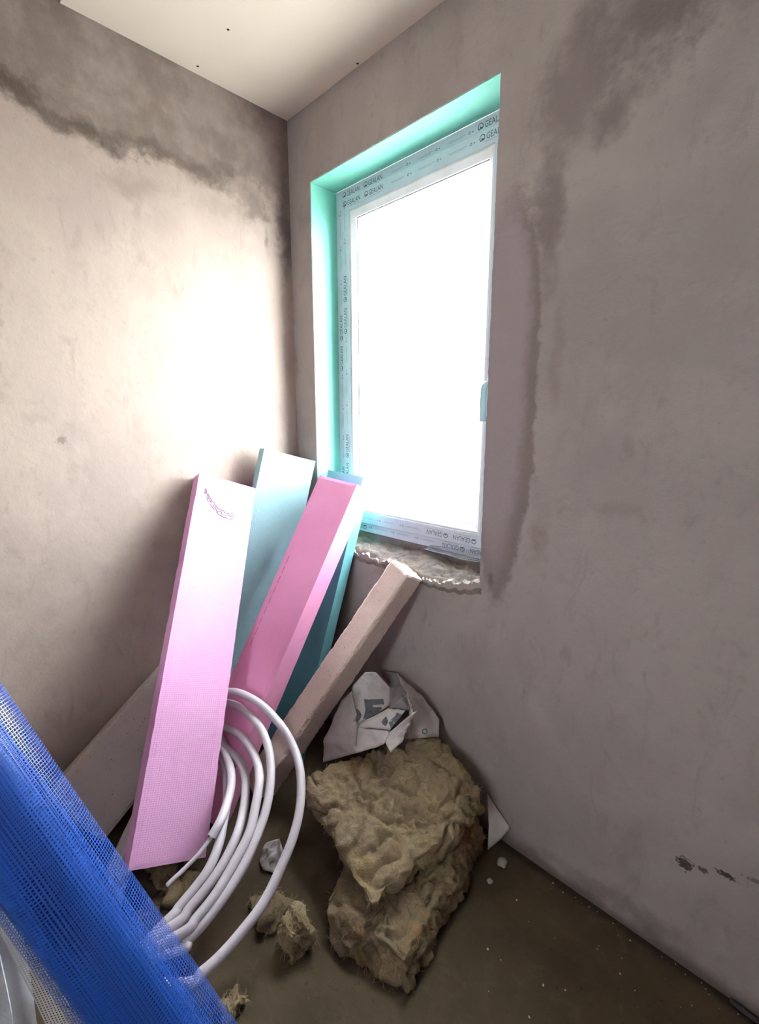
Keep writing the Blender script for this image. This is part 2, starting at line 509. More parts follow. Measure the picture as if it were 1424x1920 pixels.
bm = bmesh.new()
box(bm, 0.002, ROOM_X, -0.795, -0.001, 2.65, 2.6625)
cpart('plasterboard_panel', bm, M_CEIL)
bm = bmesh.new()
box(bm, 0.05, ROOM_X, -2.0, -0.7985, 2.65, 2.6625)
cpart('plasterboard_panel', bm, M_CEIL)
bm = bmesh.new()
box(bm, 0.05, ROOM_X, ROOM_Y, -2.003, 2.65, 2.6625)
cpart('plasterboard_panel', bm, M_CEIL)
bm = bmesh.new()
box(bm, -0.2, ROOM_X + 0.2, ROOM_Y - 0.2, 0.3, 2.75, 2.9)
cpart('concrete_slab', bm, M_CONC)
for (x, y) in ((0.263, -0.398), (0.042, -0.396), (0.444, -0.012), (0.9, -0.4), (1.5, -0.4), (0.9, -0.75), (1.2, -0.012)):
    bm = bmesh.new()
    bmesh.ops.create_circle(bm, cap_ends=True, radius=0.0045, segments=12, matrix=Matrix.Translation((x, y, 2.6494)))
    bmesh.ops.create_circle(bm, cap_ends=True, radius=0.0022, segments=8, matrix=Matrix.Translation((x, y, 2.6490)))
    cpart('screw_hole', bm, M_HOLE)

# masonry under the frame
bm = bmesh.new()
box(bm, WX0, FX1, WD + 0.004, 0.30, 0.85, FZ0)
tag(from_bm('trim_4', bm, M_MORTAR), 'mortar joint under the window frame', kind='structure')
# foam boards lining the reveal
bm = bmesh.new()
box(bm, WX0 - 0.030, WX0, 0.003, WD, 0.93, WZ1 + 0.0)
tag(from_bm('trim_1', bm, M_LINER), 'turquoise foam board lining the left side of the window reveal', kind='structure')
bm = bmesh.new()
box(bm, WX0 - 0.030, FX1, 0.003, WD, WZ1 + 0.001, WZ1 + 0.030)
tag(from_bm('trim_2', bm, M_LINER), 'turquoise foam board lining the top of the window reveal', kind='structure')

# rough mortar bed of the missing sill
verts, faces = [], []
nx, ny = 150, 40
for i in range(nx + 1):
    x = WX0 + (WX1 + 0.01 - WX0) * i / nx
    for j in range(ny + 1):
        t = j / ny
        y = -0.004 + (WD + 0.004) * t
        p = Vector((x * 14, y * 14, 0.0))
        h = noise.fractal(p, 0.8, 2.1, 6) * 0.012 + abs(noise.noise(p * 2.3)) * 0.008
        dip = 0.028 * math.exp(-((x - 0.78) / 0.13) ** 2) - 0.012 * math.exp(-((x - 1.02) / 0.05) ** 2)
        z = 0.893 - dip + (0.024 + dip) * min(1, t * 1.4) + h * (0.4 + 0.9 * min(1, t * 4)) + 0.012 * noise.noise(Vector((x * 5, 3, 2)))
        if t < 0.12:
            z -= (0.12 - t) / 0.12 * (0.016 + 0.020 * abs(noise.noise(Vector((x * 22, 0, 5)))))
        verts.append((x, y, min(z, 0.945)))
for i in range(nx):
    for j in range(ny):
        a = i * (ny + 1) + j
        faces.append((a, a + ny + 1, a + ny + 2, a + 1))
n0 = len(verts)
for i in range(nx + 1):
    x, y, z = verts[i * (ny + 1)]
    verts.append((x, 0.012, 0.82))
for i in range(nx):
    faces.append((n0 + i, n0 + i + 1, (i + 1) * (ny + 1), i * (ny + 1)))
tag(from_data('trim_3', verts, faces, M_MORTAR, None, True), 'broken rough mortar bed where the window sill is missing', kind='structure')

# ---- the window
win = empty('window_1', (0.6, WD, FZ0))
tag(win, 'white plastic window under printed protective film', kind='structure')


def wpart(name, o, parent=win):
    o.parent = parent
    o.matrix_parent_inverse = Matrix.Translation((-0.6, -WD, -FZ0)) if parent is win else parent.matrix_parent_inverse.copy().inverted() @ Matrix.Identity(4)
    return o


def ring(bm, x0, x1, z0, z1, prof):
    """prof: closed loop of (inset, y)"""
    rows = []
    for (d, y) in prof:
        rows.append([bm.verts.new(p) for p in ((x0 + d, y, z0 + d), (x1 - d, y, z0 + d), (x1 - d, y, z1 - d), (x0 + d, y, z1 - d))])
    n = len(rows)
    for i in range(n):
        a, b = rows[i], rows[(i + 1) % n]
        for k in range(4):
            k2 = (k + 1) % 4
            bm.faces.new((a[k], a[k2], b[k2], b[k]))
    bmesh.ops.recalc_face_normals(bm, faces=bm.faces[:])


def winpart(name, bm, mat, parent, smooth=False):
    o = from_bm(name, bm, mat, None, smooth)
    for v in o.data.vertices:
        v.co -= Vector((0.6, WD, FZ0))
    o.parent = parent
    return o


FY = WD            # room face of the fixed frame
SY = WD - 0.012    # room face of the sash
bm = bmesh.new()
ring(bm, WX0, FX1, FZ0, WZ1, [(0.0, FY), (0.042, FY), (0.046, FY + 0.004), (0.060, FY + 0.012), (0.060, FY + 0.070), (0.0, FY + 0.070)])
fr = winpart('outer_frame', bm, M_FILM, win)
bm = bmesh.new()
SI = 0.040
ring(bm, WX0 + SI, FX1 - SI, FZ0 + SI, WZ1 - SI, [(0.0, SY + 0.003), (0.003, SY), (0.050, SY), (0.053, SY + 0.003), (0.053, SY + 0.055), (0.0, SY + 0.055)])
sa = winpart('sash', bm, M_FILM, win)
bm = bmesh.new()
ring(bm, WX0 + SI + 0.053, FX1 - SI - 0.053, FZ0 + SI + 0.053, WZ1 - SI - 0.053, [(0.0, SY + 0.004), (0.006, SY + 0.003), (0.026, SY + 0.016), (0.028, SY + 0.022), (0.0, SY + 0.022)])
winpart('glazing_bead', bm, M_UPVC, sa)
bm = bmesh.new()
ring(bm, WX0 + SI + 0.078, FX1 - SI - 0.078, FZ0 + SI + 0.078, WZ1 - SI - 0.078, [(0.0, SY + 0.019), (0.005, SY + 0.021), (0.005, SY + 0.026), (0.0, SY + 0.026)])
winpart('gasket', bm, M_GASKET, sa)
bm = bmesh.new()
gi = SI + 0.06
box(bm, WX0 + gi, FX1 - gi, SY + 0.0262, SY + 0.0302, FZ0 + gi, WZ1 - gi)
winpart('glass_pane', bm, M_GLASS, win)

# handle on the right sash bar
hx, hz = FX1 - SI - 0.026, 1.56
bm = bmesh.new()
bmesh.ops.create_cone(bm, cap_ends=True, segments=20, radius1=0.016, radius2=0.015, depth=0.012,
                      matrix=Matrix.Translation((hx, SY - 0.006, hz)) @ Matrix.Rotation(radians(90), 4, 'X') @ Matrix.Scale(2.2, 4, (0, 1, 0)))
hd = winpart('handle', bm, M_UPVC, win)
path = catmull([(hx, SY - 0.008, hz), (hx, SY - 0.03, hz), (hx, SY - 0.045, hz - 0.012), (hx, SY - 0.048, hz - 0.06), (hx, SY - 0.046, hz - 0.12)], 6)
path = [p - Vector((0.6, WD, FZ0)) for p in path]
tube('handle_lever', path, 0.011, M_HANDLE, hd, 12)

# printed words on the film


def text_mesh(s, size):
    cu = bpy.data.curves.new('lettering', 'FONT')
    cu.body = s
    cu.size = size
    cu.resolution_u = 2
    ob = bpy.data.objects.new('lettering', cu)
    COL.objects.link(ob)
    dg = bpy.context.evaluated_depsgraph_get()
    me = ob.evaluated_get(dg).to_mesh()
    vs = [v.co.copy() for v in me.vertices]
    fs = [tuple(p.vertices) for p in me.polygons]
    ob.evaluated_get(dg).to_mesh_clear()
    bpy.data.objects.remove(ob)
    bpy.data.curves.remove(cu)
    return vs, fs


TV, TF = text_mesh('GEALAN', 0.026)
tw = max(v.x for v in TV)
WORD_V = [Vector((v.x * 0.078 / tw + 0.026, v.y, 0)) for v in TV]
WORD_F = list(TF)
# ring logo before the word, with its filled foot
k0 = len(WORD_V)
for i in range(25):
    w = radians(-50 + 300 * i / 24)
    for r in (0.0080, 0.0105):
        WORD_V.append(Vector((0.0115 + r * cos(w), 0.009 + r * sin(w), 0)))
for i in range(24):
    WORD_F.append((k0 + 2 * i, k0 + 2 * i + 2, k0 + 2 * i + 3, k0 + 2 * i + 1))
k0 = len(WORD_V)
for (x, y) in ((0.006, 0.0015), (0.018, 0.0015), (0.019, 0.006), (0.0125, 0.007), (0.0105, 0.011), (0.0088, 0.006)):
    WORD_V.append(Vector((x, y, 0)))
WORD_F.append(tuple(range(k0, k0 + 6)))


def rect_vf(x0, x1, y0, y1):
    return [Vector((x0, y0, 0)), Vector((x1, y0, 0)), Vector((x1, y1, 0)), Vector((x0, y1, 0))], [(0, 1, 2, 3)]


def ring_vf(cx, cy, r0, r1, n=10):
    v, f = [], []
    for i in range(n):
        w = 2 * pi * i / n
        v += [Vector((cx + r0 * cos(w), cy + r0 * sin(w), 0)), Vector((cx + r1 * cos(w), cy + r1 * sin(w), 0))]
    for i in range(n):
        j = (i + 1) % n
        f.append((2 * i, 2 * j, 2 * j + 1, 2 * i + 1))
    return v, f


def print_row(length, start, band):
    """items along one row of film: two words, then a fine line of small print with recycling signs"""
    V, F = [], []

    def put(vf, dx, dy=0.0):
        k = len(V)
        V.extend([v + Vector((dx, dy, 0)) for v in vf[0]])
        F.extend([tuple(i + k for i in f) for f in vf[1]])
    x = start
    seq = 0
    while x < length - 0.02:
        if seq % 5 in (0, 1):
            if x >= 0 and x + 0.104 < length:
                put((WORD_V, WORD_F), x)
                put(rect_vf(0.026, 0.1, -0.0062, -0.0054), x)
            x += 0.128
        else:
            if x >= 0 and x + 0.12 < length:
                put(rect_vf(0.016, 0.090, 0.0068, 0.0076), x)
                put(rect_vf(0.022, 0.078, 0.0030, 0.0036), x)
                put(ring_vf(0.104, 0.006, 0.0028, 0.0044), x)
                put(rect_vf(0.114, 0.120, 0.0045, 0.0070), x)
            x += 0.135
        seq += 1
    V2, F2 = [], []
    for f in F:      # clip rows to the film band by dropping faces that reach outside
        if all(band[0] <= V[i].y <= band[1] for i in f):
            k = len(V2)
            V2 += [V[i] for i in f]
            F2.append(tuple(range(k, k + len(f))))
    return V2, F2


def film_print(parent, x0, x1, z0, z1, inset, y, starts, band):
    """lettering on the four sides of a frame ring; text base line runs at inset from the outer edge"""
    W, H = x1 - x0, z1 - z0
    sides = [  # origin, along, up (towards outside/inside as the film was wrapped)
        (Vector((x0, y, z1 - inset)), Vector((1, 0, 0)), Vector((0, 0, 1)), W),
        (Vector((x1, y, z0 + inset)), Vector((-1, 0, 0)), Vector((0, 0, -1)), W),
        (Vector((x0 + inset, y, z0)), Vector((0, 0, 1)), Vector((-1, 0, 0)), H),
        (Vector((x1 - inset, y, z1)), Vector((0, 0, -1)), Vector((1, 0, 0)), H)]
    for (o, a, u, ln), st in zip(sides, starts):
        V, F = print_row(ln, st, band)
        vs = [o + a * v.x + u * v.y - Vector((0.6, WD, FZ0)) for v in V]
        from_data('film_print', vs, F, M_FPRINT, parent)


film_print(fr, WX0, FX1, FZ0, WZ1, 0.030, FY - 0.0006, (0.04, 0.03, 0.05, 0.02), (-0.0065, 0.022))
film_print(sa, WX0 + SI, FX1 - SI, FZ0 + SI, WZ1 - SI, 0.032, SY - 0.0006, (0.016, 0.06, 0.16, 0.03), (-0.007, 0.024))

# outside ground
bm = bmesh.new()
box(bm, -14, 16, 0.32, 22, -0.5, -0.4)
tag(from_bm('ground', bm, M_OUT), 'pale paving outside the window', kind='structure')

# ---------------------------------------------------------------- leaning boards


def board(name, M, c, dims, mat, label, cat, rough_amp=0.0, seg=(8, 3, 40), bevel=0.002, chip=0.0, group=None):
    """box with local x = width, y = thickness, z = length, its edges slightly uneven"""
    W, T, Ln = dims
    ax = [Vector(r) for r in zip(*M)]
    if ax[0].cross(ax[1]).dot(ax[2]) < 0:
        ax[1] = -ax[1]
    mw = Matrix((ax[0], ax[1], ax[2])).transposed().to_4x4()
    mw.translation = Vector(c)
    bm = bmesh.new()
    sx, sy, sz = seg
    key = {}

    def vert(i, j, k):
        if (i, j, k) not in key:
            p = Vector(((i / sx - .5) * W, (j / sy - .5) * T, (k / sz - .5) * Ln))
            edge = (i in (0, sx)) + (j in (0, sy)) + (k in (0, sz))
            if edge >= 2:
                d = Vector((0 if 0 < i < sx else (-1 if i else 1), 0 if 0 < j < sy else (-1 if j else 1), 0 if 0 < k < sz else (-1 if k else 1)))
                h = abs(noise.noise(p * 60 + Vector((c[0] * 50, 0, 0)))) + 0.6 * max(0, noise.noise(p * 17 + Vector((0, c[1] * 90, 3))))
                p += d * (bevel + rough_amp * h + chip * max(0, noise.noise(p * 31 + Vector((9, 1, c[0] * 70))) - 0.25))
            elif rough_amp:
                p += Vector([noise.noise(p * 25 + Vector((q * 7, 0, c[0] * 30))) for q in (1, 2, 3)]) * rough_amp * 0.25
            key[(i, j, k)] = bm.verts.new(p)
        return key[(i, j, k)]
    for (n1, n2, fn) in ((sx, sz, lambda a, b, s: (a, s * sy, b)), (sy, sz, lambda a, b, s: (s * sx, a, b)), (sx, sy, lambda a, b, s: (a, b, s * sz))):
        for s in (0, 1):
            for a in range(n1):
                for b in range(n2):
                    bm.faces.new([vert(*fn(*q, s)) for q in ((a, b), (a + 1, b), (a + 1, b + 1), (a, b + 1))])
    bmesh.ops.recalc_face_normals(bm, faces=bm.faces[:])
    o = from_bm(name, bm, mat)
    o.matrix_world = mw
    tag(o, label, cat, group)
    return o


PINK1 = ([[0.1914, 0.9233, -0.3329], [0.9212, -0.0519, 0.3857], [-0.3388, 0.3805, 0.8605]], (0.2712, -0.646, 0.6431), (0.232, 0.072, 1.283))
TURQ1 = ([[0.2156, 0.976, 0.0318], [0.9396, -0.2163, 0.2654], [-0.2659, 0.0273, 0.9636]], (0.0824, -0.2974, 0.6654), (0.239, 0.06, 1.311))
PINK2 = ([[0.9889, 0.1441, 0.0352], [0.1075, -0.8599, 0.499], [-0.1022, 0.4896, 0.8659]], (0.337, -0.3596, 0.6175), (0.214, 0.086, 1.319))
TURQ2 = ([[0.9966, 0.0692, 0.0441], [0.0537, -0.9566, 0.2865], [-0.062, 0.2832, 0.9571]], (0.2688, -0.1213, 0.6158), (0.22, 0.055, 1.248))
AACB = ([[0.9355, 0.0174, 0.3529], [-0.143, -0.8947, 0.4231], [-0.3231, 0.4463, 0.8345]], (0.5515, -0.274, 0.4733), (0.106, 0.095, 1.044))
p1 = board('foam_board', *PINK1, M_PINK, 'wide pink waffle foam board in front, leaning on the left wall', 'foam board', 0.0010, (10, 3, 90), 0.001, 0.004)
board('foam_board', *TURQ1, M_TURQ, 'turquoise waffle foam board standing in the room corner behind the pink boards', 'foam board', 0.0008, (10, 3, 90), 0.001)
p2 = board('foam_board', *PINK2, M_PINK2, 'smooth deep pink foam board in the middle, leaning across the window corner', 'foam board', 0.0008, (10, 4, 90), 0.002)
board('foam_board', *TURQ2, M_TURQ2, 'smooth turquoise foam board behind the deep pink one, resting on the sill', 'foam board', 0.0008, (10, 3, 90), 0.001)
board('concrete_bar', *AACB, M_AAC, 'beige porous aerated concrete bar leaning below the window', 'concrete block', 0.004, (10, 9, 96), 0.002, 0.012)
ux, un = Vector((0.0, 0.79, 0.613)), Vector((0.90, -0.26, 0.34))
uw = ux.cross(un).normalized()
un = uw.cross(ux).normalized()
if un.x < 0:
    un = -un
low = Vector((0.215, -1.000, 0.040))
sc = low + ux * 0.26 - un * 0.05 + (uw if uw.z > 0 else -uw) * 0.125
slabM = list(zip(*[tuple(uw), tuple(un), tuple(ux)]))
board('concrete_slab', slabM, tuple(sc), (0.25, 0.10, 0.52), M_AAC2, 'grey porous aerated concrete slab wedged between the left wall and the front pink board', 'concrete block', 0.003, (20, 8, 44), 0.002, 0.008)

# scuffs on the front pink board and the dashed print on the middle one (local coordinates of the boards)


def side_y(o, sgn, pad=0.0006):
    ys = [v.co.y for v in o.data.vertices]
    return (max(ys) + pad) if sgn > 0 else (min(ys) - pad)


def front_sign(o):
    n = o.matrix_world.to_3x3() @ Vector((0, 1, 0))
    return 1 if n.dot(Vector((1.8, -1.3, 1.4)) - o.matrix_world.translation) > 0 else -1


def strokes(name, parent, lines, mat, w):
    s = front_sign(parent)
    yy = side_y(parent, s)
    V, F = [], []
    for pts in lines:
        for (x0, z0), (x1, z1) in zip(pts, pts[1:]):
            d = Vector((x1 - x0, 0, z1 - z0))
            if d.length < 1e-6:
                continue
            q = Vector((-d.z, 0, d.x)).normalized() * w * 0.5
            k = len(V)
            for p, sg in (((x0, z0), 1), ((x1, z1), 1), ((x1, z1), -1), ((x0, z0), -1)):
                V.append(Vector((p[0], yy, p[1])) + q * sg)
            F.append((k, k + 1, k + 2, k + 3))
    return from_data(name, V, F, mat, parent)


rnd = random.Random(3)
arcs = []
for a in range(3):
    pts = []
    for i in range(26):
        t = i / 25
        if rnd.random() < 0.25:
            if len(pts) > 1:
                arcs.append(pts)
            pts = []
        x = -0.085 + 0.125 * t
        pts.append((x, 0.585 - 0.075 * t - 0.03 * sin(t * pi) - a * 0.010 + rnd.uniform(-.004, .004)))
    if len(pts) > 1:
        arcs.append(pts)
strokes('scuff_mark', p1, arcs, M_MARK, 0.0026)
strokes('printed_line', p2, [[(-0.075, z), (-0.075, z - 0.032)] for z in [0.30 - 0.043 * i for i in range(9)]], M_PMARK, 0.0045)

# ---------------------------------------------------------------- coil of pipe
COIL = [[0.22, -0.7, 0.34], [0.24, -0.61, 0.41], [0.3241, -0.5609, 0.4575], [0.4072, -0.5318, 0.4578], [0.4831, -0.5114, 0.4369], [0.5748, -0.5049, 0.4038], [0.6347, -0.5063, 0.3667], [0.6916, -0.5241, 0.3402], [0.7433, -0.5541, 0.3087], [0.7904, -0.5973, 0.2715], [0.8246, -0.6496, 0.2332], [0.8467, -0.7061, 0.1963], [0.8655, -0.7731, 0.1547], [0.8644, -0.8352, 0.1216], [0.8588, -0.8899, 0.0939], [0.8459, -0.9398, 0.0709], [0.8214, -0.9866, 0.053], [0.6, -1.15, 0.02], [0.47, -1.1, 0.018], [0.335, -1.0, 0.05], [0.25, -0.87, 0.15], [0.225, -0.75, 0.29], [0.2712, -0.6094, 0.3898], [0.3154, -0.5659, 0.4079], [0.3959, -0.5498, 0.4075], [0.4973, -0.55, 0.3957], [0.5733, -0.5649, 0.3651], [0.6275, -0.5902, 0.3354], [0.6767, -0.627, 0.301], [0.7135, -0.6686, 0.2677], [0.7445, -0.7238, 0.2289], [0.7639, -0.7746, 0.1958], [0.7742, -0.8328, 0.1614], [0.7759, -0.8942, 0.1279], [0.7705, -0.9431, 0.1033], [0.7661, -0.9688, 0.0907], [0.61, -1.14, 0.043], [0.48, -1.09, 0.041], [0.345, -0.99, 0.056], [0.26, -0.86, 0.156], [0.235, -0.74, 0.296], [0.2822, -0.6249, 0.3582], [0.34, -0.6003, 0.3376], [0.419, -0.5858, 0.3403], [0.5116, -0.593, 0.3346], [0.5878, -0.6142, 0.3264], [0.6443, -0.6447, 0.3152], [0.6906, -0.6893, 0.2775], [0.7254, -0.7329, 0.2437], [0.746, -0.7958, 0.2038], [0.7599, -0.8548, 0.1679], [0.7607, -0.9131, 0.1364], [0.7525, -0.9571, 0.1151], [0.62, -1.13, 0.02], [0.49, -1.08, 0.018], [0.355, -0.98, 0.062], [0.27, -0.85, 0.162], [0.245, -0.73, 0.302], [0.2975, -0.6345, 0.333], [0.374, -0.6216, 0.2816], [0.4599, -0.6181, 0.2801], [0.5338, -0.6353, 0.2748], [0.5894, -0.6632, 0.2692], [0.6455, -0.705, 0.2522], [0.69, -0.7521, 0.2322], [0.7137, -0.8091, 0.1945], [0.7216, -0.8662, 0.1615], [0.7206, -0.9146, 0.1357], [0.7175, -0.9555, 0.1146], [0.63, -1.12, 0.043], [0.5, -1.07, 0.041], [0.365, -0.97, 0.068], [0.28, -0.84, 0.168], [0.255, -0.72, 0.308], [0.2796, -0.6435, 0.3262], [0.3341, -0.6416, 0.2665], [0.4182, -0.6525, 0.2505], [0.4953, -0.6815, 0.2343], [0.5563, -0.7157, 0.2239], [0.5992, -0.747, 0.2223], [0.6483, -0.787, 0.2048], [0.6815, -0.8349, 0.1785], [0.6886, -0.8795, 0.1524], [0.688, -0.9295, 0.1257], [0.6876, -0.9612, 0.1087], [0.64, -1.11, 0.02], [0.51, -1.06, 0.018], [0.375, -0.96, 0.074], [0.29, -0.83, 0.174], [0.265, -0.71, 0.314], [0.2929, -0.6386, 0.3327], [0.3636, -0.6307, 0.2809], [0.4697, -0.6553, 0.2819], [0.5423, -0.688, 0.2792], [0.5955, -0.7314, 0.2675], [0.6371, -0.776, 0.2585], [0.6477, -0.8095, 0.2374]]
THIN = [[0.6445, -0.7994, 0.2437], [0.6477, -0.8095, 0.2374], [0.6553, -0.8517, 0.2171], [0.6512, -0.8967, 0.1941], [0.6437, -0.9432, 0.1714]]
coil = empty('pipe_coil', (0.64, -1.12, 0))
tag(coil, 'loose coil of white plastic pipe around the foot of the front pink board', 'pipe coil')


def coil_part(name, pts, r, mat, seg=16, hollow=False, parent=None):
    off = Vector((0.64, -1.12, 0))
    return tube(name, [p - off for p in pts], r, mat, parent or coil, seg, hollow)


cp = catmull(COIL, 8)
coil_part('pipe', cp, 0.0138, M_PIPE, 16, True)
bend = cp[-2] - cp[-1]
coil_part('pipe_bore', [cp[-1] + bend.normalized() * 0.02, cp[-1] + bend.normalized() * 0.004], 0.0130, M_BORE, 14)
coil_part('inner_pipe', catmull(THIN, 8), 0.0062, M_PIPE, 12)

# ---------------------------------------------------------------- mineral wool


def batt(name, low4, top4, mat, label, cat, n=(46, 46, 16), r=0.35, amp=0.03, seed=0.0, group=None, fibres=500, crease=0.02, torn=None, under=None):
    """soft folded batt between four lower and four upper corners (u0v0, u1v0, u0v1, u1v1)"""
    def tri(p):
        u, v, w = [(q + 1) / 2 for q in p]
        lo = (low4[0] * (1 - u) + low4[1] * u) * (1 - v) + (low4[2] * (1 - u) + low4[3] * u) * v
        hi = (top4[0] * (1 - u) + top4[1] * u) * (1 - v) + (top4[2] * (1 - u) + top4[3] * u) * v
        return lo * (1 - w) + hi * w
    low4 = [Vector(p) for p in low4]
    top4 = [Vector(p) for p in top4]
    bm = bmesh.new()
    key = {}

    def vert(i, j, k):
        if (i, j, k) not in key:
            p = Vector((2 * i / n[0] - 1, 2 * j / n[1] - 1, 2 * k / n[2] - 1))
            rr = Vector((r * 0.55, r * 0.55, min(0.95, r * 2.2)))
            inner = Vector([max(-1 + rr[q], min(1 - rr[q], p[q])) for q in range(3)])
            d = Vector([(p[q] - inner[q]) / rr[q] for q in range(3)])
            if d.length > 1e-6:
                m_ = max(abs(d.x), abs(d.y), abs(d.z))
                d = d / d.length * m_
                p = inner + Vector([d[q] * rr[q] for q in range(3)])
            key[(i, j, k)] = bm.verts.new(tri(p))
        return key[(i, j, k)]
    for (a, b, fn) in ((n[0], n[2], lambda a, b, s: (a, s * n[1], b)), (n[1], n[2], lambda a, b, s: (s * n[0], a, b)), (n[0], n[1], lambda a, b, s: (a, b, s * n[2]))):
        for s in (0, 1):
            for i in range(a):
                for j in range(b):
                    bm.faces.new([vert(*fn(*q, s)) for q in ((i, j), (i + 1, j), (i + 1, j + 1), (i, j + 1))])
    bmesh.ops.recalc_face_normals(bm, faces=bm.faces[:])
    bm.normal_update()
    mv = {}
    for v in bm.verts:
        q = v.co + Vector((seed, seed * 2, 0))
        big = noise.fractal(q * 5.5, 0.9, 2.0, 4)
        rid = 1 - abs(noise.noise(q * 11 + Vector((3, 7, 1)))) * 2.4
        rid = max(0, rid) ** 3
        ww = q + Vector((noise.noise(q * 9), noise.noise(q * 9 + Vector((5, 0, 0))), noise.noise(q * 9 + Vector((0, 5, 0))))) * 0.05
        t1 = 1 - 2 * abs(noise.noise(ww * 21 + Vector((2, 0, 0))))
        t2 = 1 - 2 * abs(noise.noise(ww * 47 + Vector((7, 0, 0))))
        area = max(0.0, min(1.0, 0.55 + 1.6 * noise.noise(q * 4.5 + Vector((4, 4, 4))))) if torn is None else max(0.1, min(1, (torn - (v.co - Vector((0.95, -0.2, 0.2))).length) * 6))
        fine = noise.fractal(q * 34, 0.8, 2.1, 4)
        mv[v] = v.normal * (amp * big * 0.7 - crease * rid + area * (0.013 * t1 + 0.008 * t2) + 0.005 * fine)
    for v, d in mv.items():
        v.co += d
        v.co.z = max(v.co.z, 0.002 + 0.002 * noise.noise(v.co * 40))
        v.co.y = min(v.co.y, -0.004)
        if under is not None:
            hit = under.ray_cast(Vector((v.co.x, v.co.y, 1.0)), Vector((0, 0, -1)))
            if hit[0] is not None:
                v.co.z = max(v.co.z, hit[0].z + 0.004)
    base = sum((Vector(p) for p in low4), Vector()) / 4
    base.z = 0
    rndm = random.Random(int(seed * 100) + 5)
    fv, ff = [], []
    faces_ = [f for f in bm.faces if f.calc_area() > 0]
    for _ in range(fibres):
        f = rndm.choice(faces_)
        c = f.calc_center_median()
        nrm = f.normal
        t = nrm.orthogonal().normalized()
        t = (Matrix.Rotation(rndm.uniform(0, 2 * pi), 3, nrm) @ t)
        d = (t + nrm * rndm.uniform(0.1, 0.7)).normalized()
        ln = rndm.uniform(0.008, 0.030)
        w = t.cross(nrm) * rndm.uniform(0.0003, 0.0007)
        k = len(fv)
        m1 = c + d * ln * 0.5 + nrm * rndm.uniform(-0.003, 0.005)
        e = m1 + (d + Vector((rndm.uniform(-1, 1), rndm.uniform(-1, 1), rndm.uniform(-1, .4))) * 0.6).normalized() * ln * 0.5
        for q in (c - w, c + w, m1 + w, m1 - w, e):
            q = q.copy(); q.z = max(q.z, 0.001); q.y = min(q.y, -0.003)
            fv.append(q - base)
        ff += [(k, k + 1, k + 2, k + 3), (k + 3, k + 2, k + 4)]
    for v in bm.verts:
        v.co -= base
    o = from_bm(name, bm, mat, None, True)
    o.location = base
    tag(o, label, cat, group)
    if fibres:
        fo = from_data('loose_fibres', fv, ff, M_FIBRE, o)
        fo['kind'] = 'stuff'
    return o


G_WOOL = 'torn mineral wool pieces on the floor'
low_batt = batt('wool_batt', [(0.99, -0.665, 0.002), (1.225, -0.585, 0.002), (0.72, -0.16, 0.004), (1.12, -0.06, 0.002)],
     [(0.92, -0.62, 0.100), (1.195, -0.555, 0.085), (0.74, -0.12, 0.14), (1.09, -0.07, 0.11)], M_WOOL2,
     'lower dusty mineral wool batt lying on the floor, its corner pointing forward', 'insulation wool', (90, 90, 24), seed=0.3, amp=0.020, fibres=1400, r=0.26, crease=0.010)
low_bm = bmesh.new()
low_bm.from_mesh(low_batt.data)
bmesh.ops.translate(low_bm, verts=low_bm.verts[:], vec=low_batt.location)
low_tree = BVHTree.FromBMesh(low_bm)
low_bm.free()
batt('wool_batt', [(0.63, -0.47, 0.135), (1.06, -0.55, 0.10), (0.86, -0.05, 0.18), (1.12, -0.07, 0.14)],
     [(0.60, -0.475, 0.245), (1.085, -0.59, 0.155), (0.90, -0.05, 0.325), (1.13, -0.08, 0.245)], M_WOOL,
     'upper crumpled mineral wool batt with the white bag on top', 'insulation wool', (100, 100, 30), seed=1.7, amp=0.040, fibres=2200, r=0.30, torn=0.36, under=low_tree)


def tuft(x, y, sx, sy, h, mat, label, seed, fib=220):
    q = [(x - sx, y - sy, 0.003), (x + sx, y - sy, 0.003), (x - sx, y + sy, 0.003), (x + sx, y + sy, 0.003)]
    t = [(x - sx * .8, y - sy * .8, h), (x + sx * .8, y - sy * .8, h * .8), (x - sx * .8, y + sy * .8, h), (x + sx * .8, y + sy * .8, h * .9)]
    return batt('wool_tuft', q, t, mat, label, 'insulation wool', (40, 40, 24), 0.6, 0.05, seed, G_WOOL, fib, 0.012)


tuft(0.925, -0.715, 0.040, 0.040, 0.10, M_WOOL, 'torn fluffy wool tuft sticking out left of the lower batt', 2.1, 450)
tuft(0.925, -0.905, 0.034, 0.034, 0.045, M_WOOL, 'small beige wool lump between the blue roll and the outer pipe loop', 3.3)
tuft(0.47, -0.875, 0.10, 0.05, 0.035, M_WOOL2, 'flat dirty wool scrap under the front pink board', 4.4)
tuft(0.78, -0.70, 0.06, 0.05, 0.04, M_WOOL2, 'dark wool scrap on the floor inside the pipe coil', 5.2)

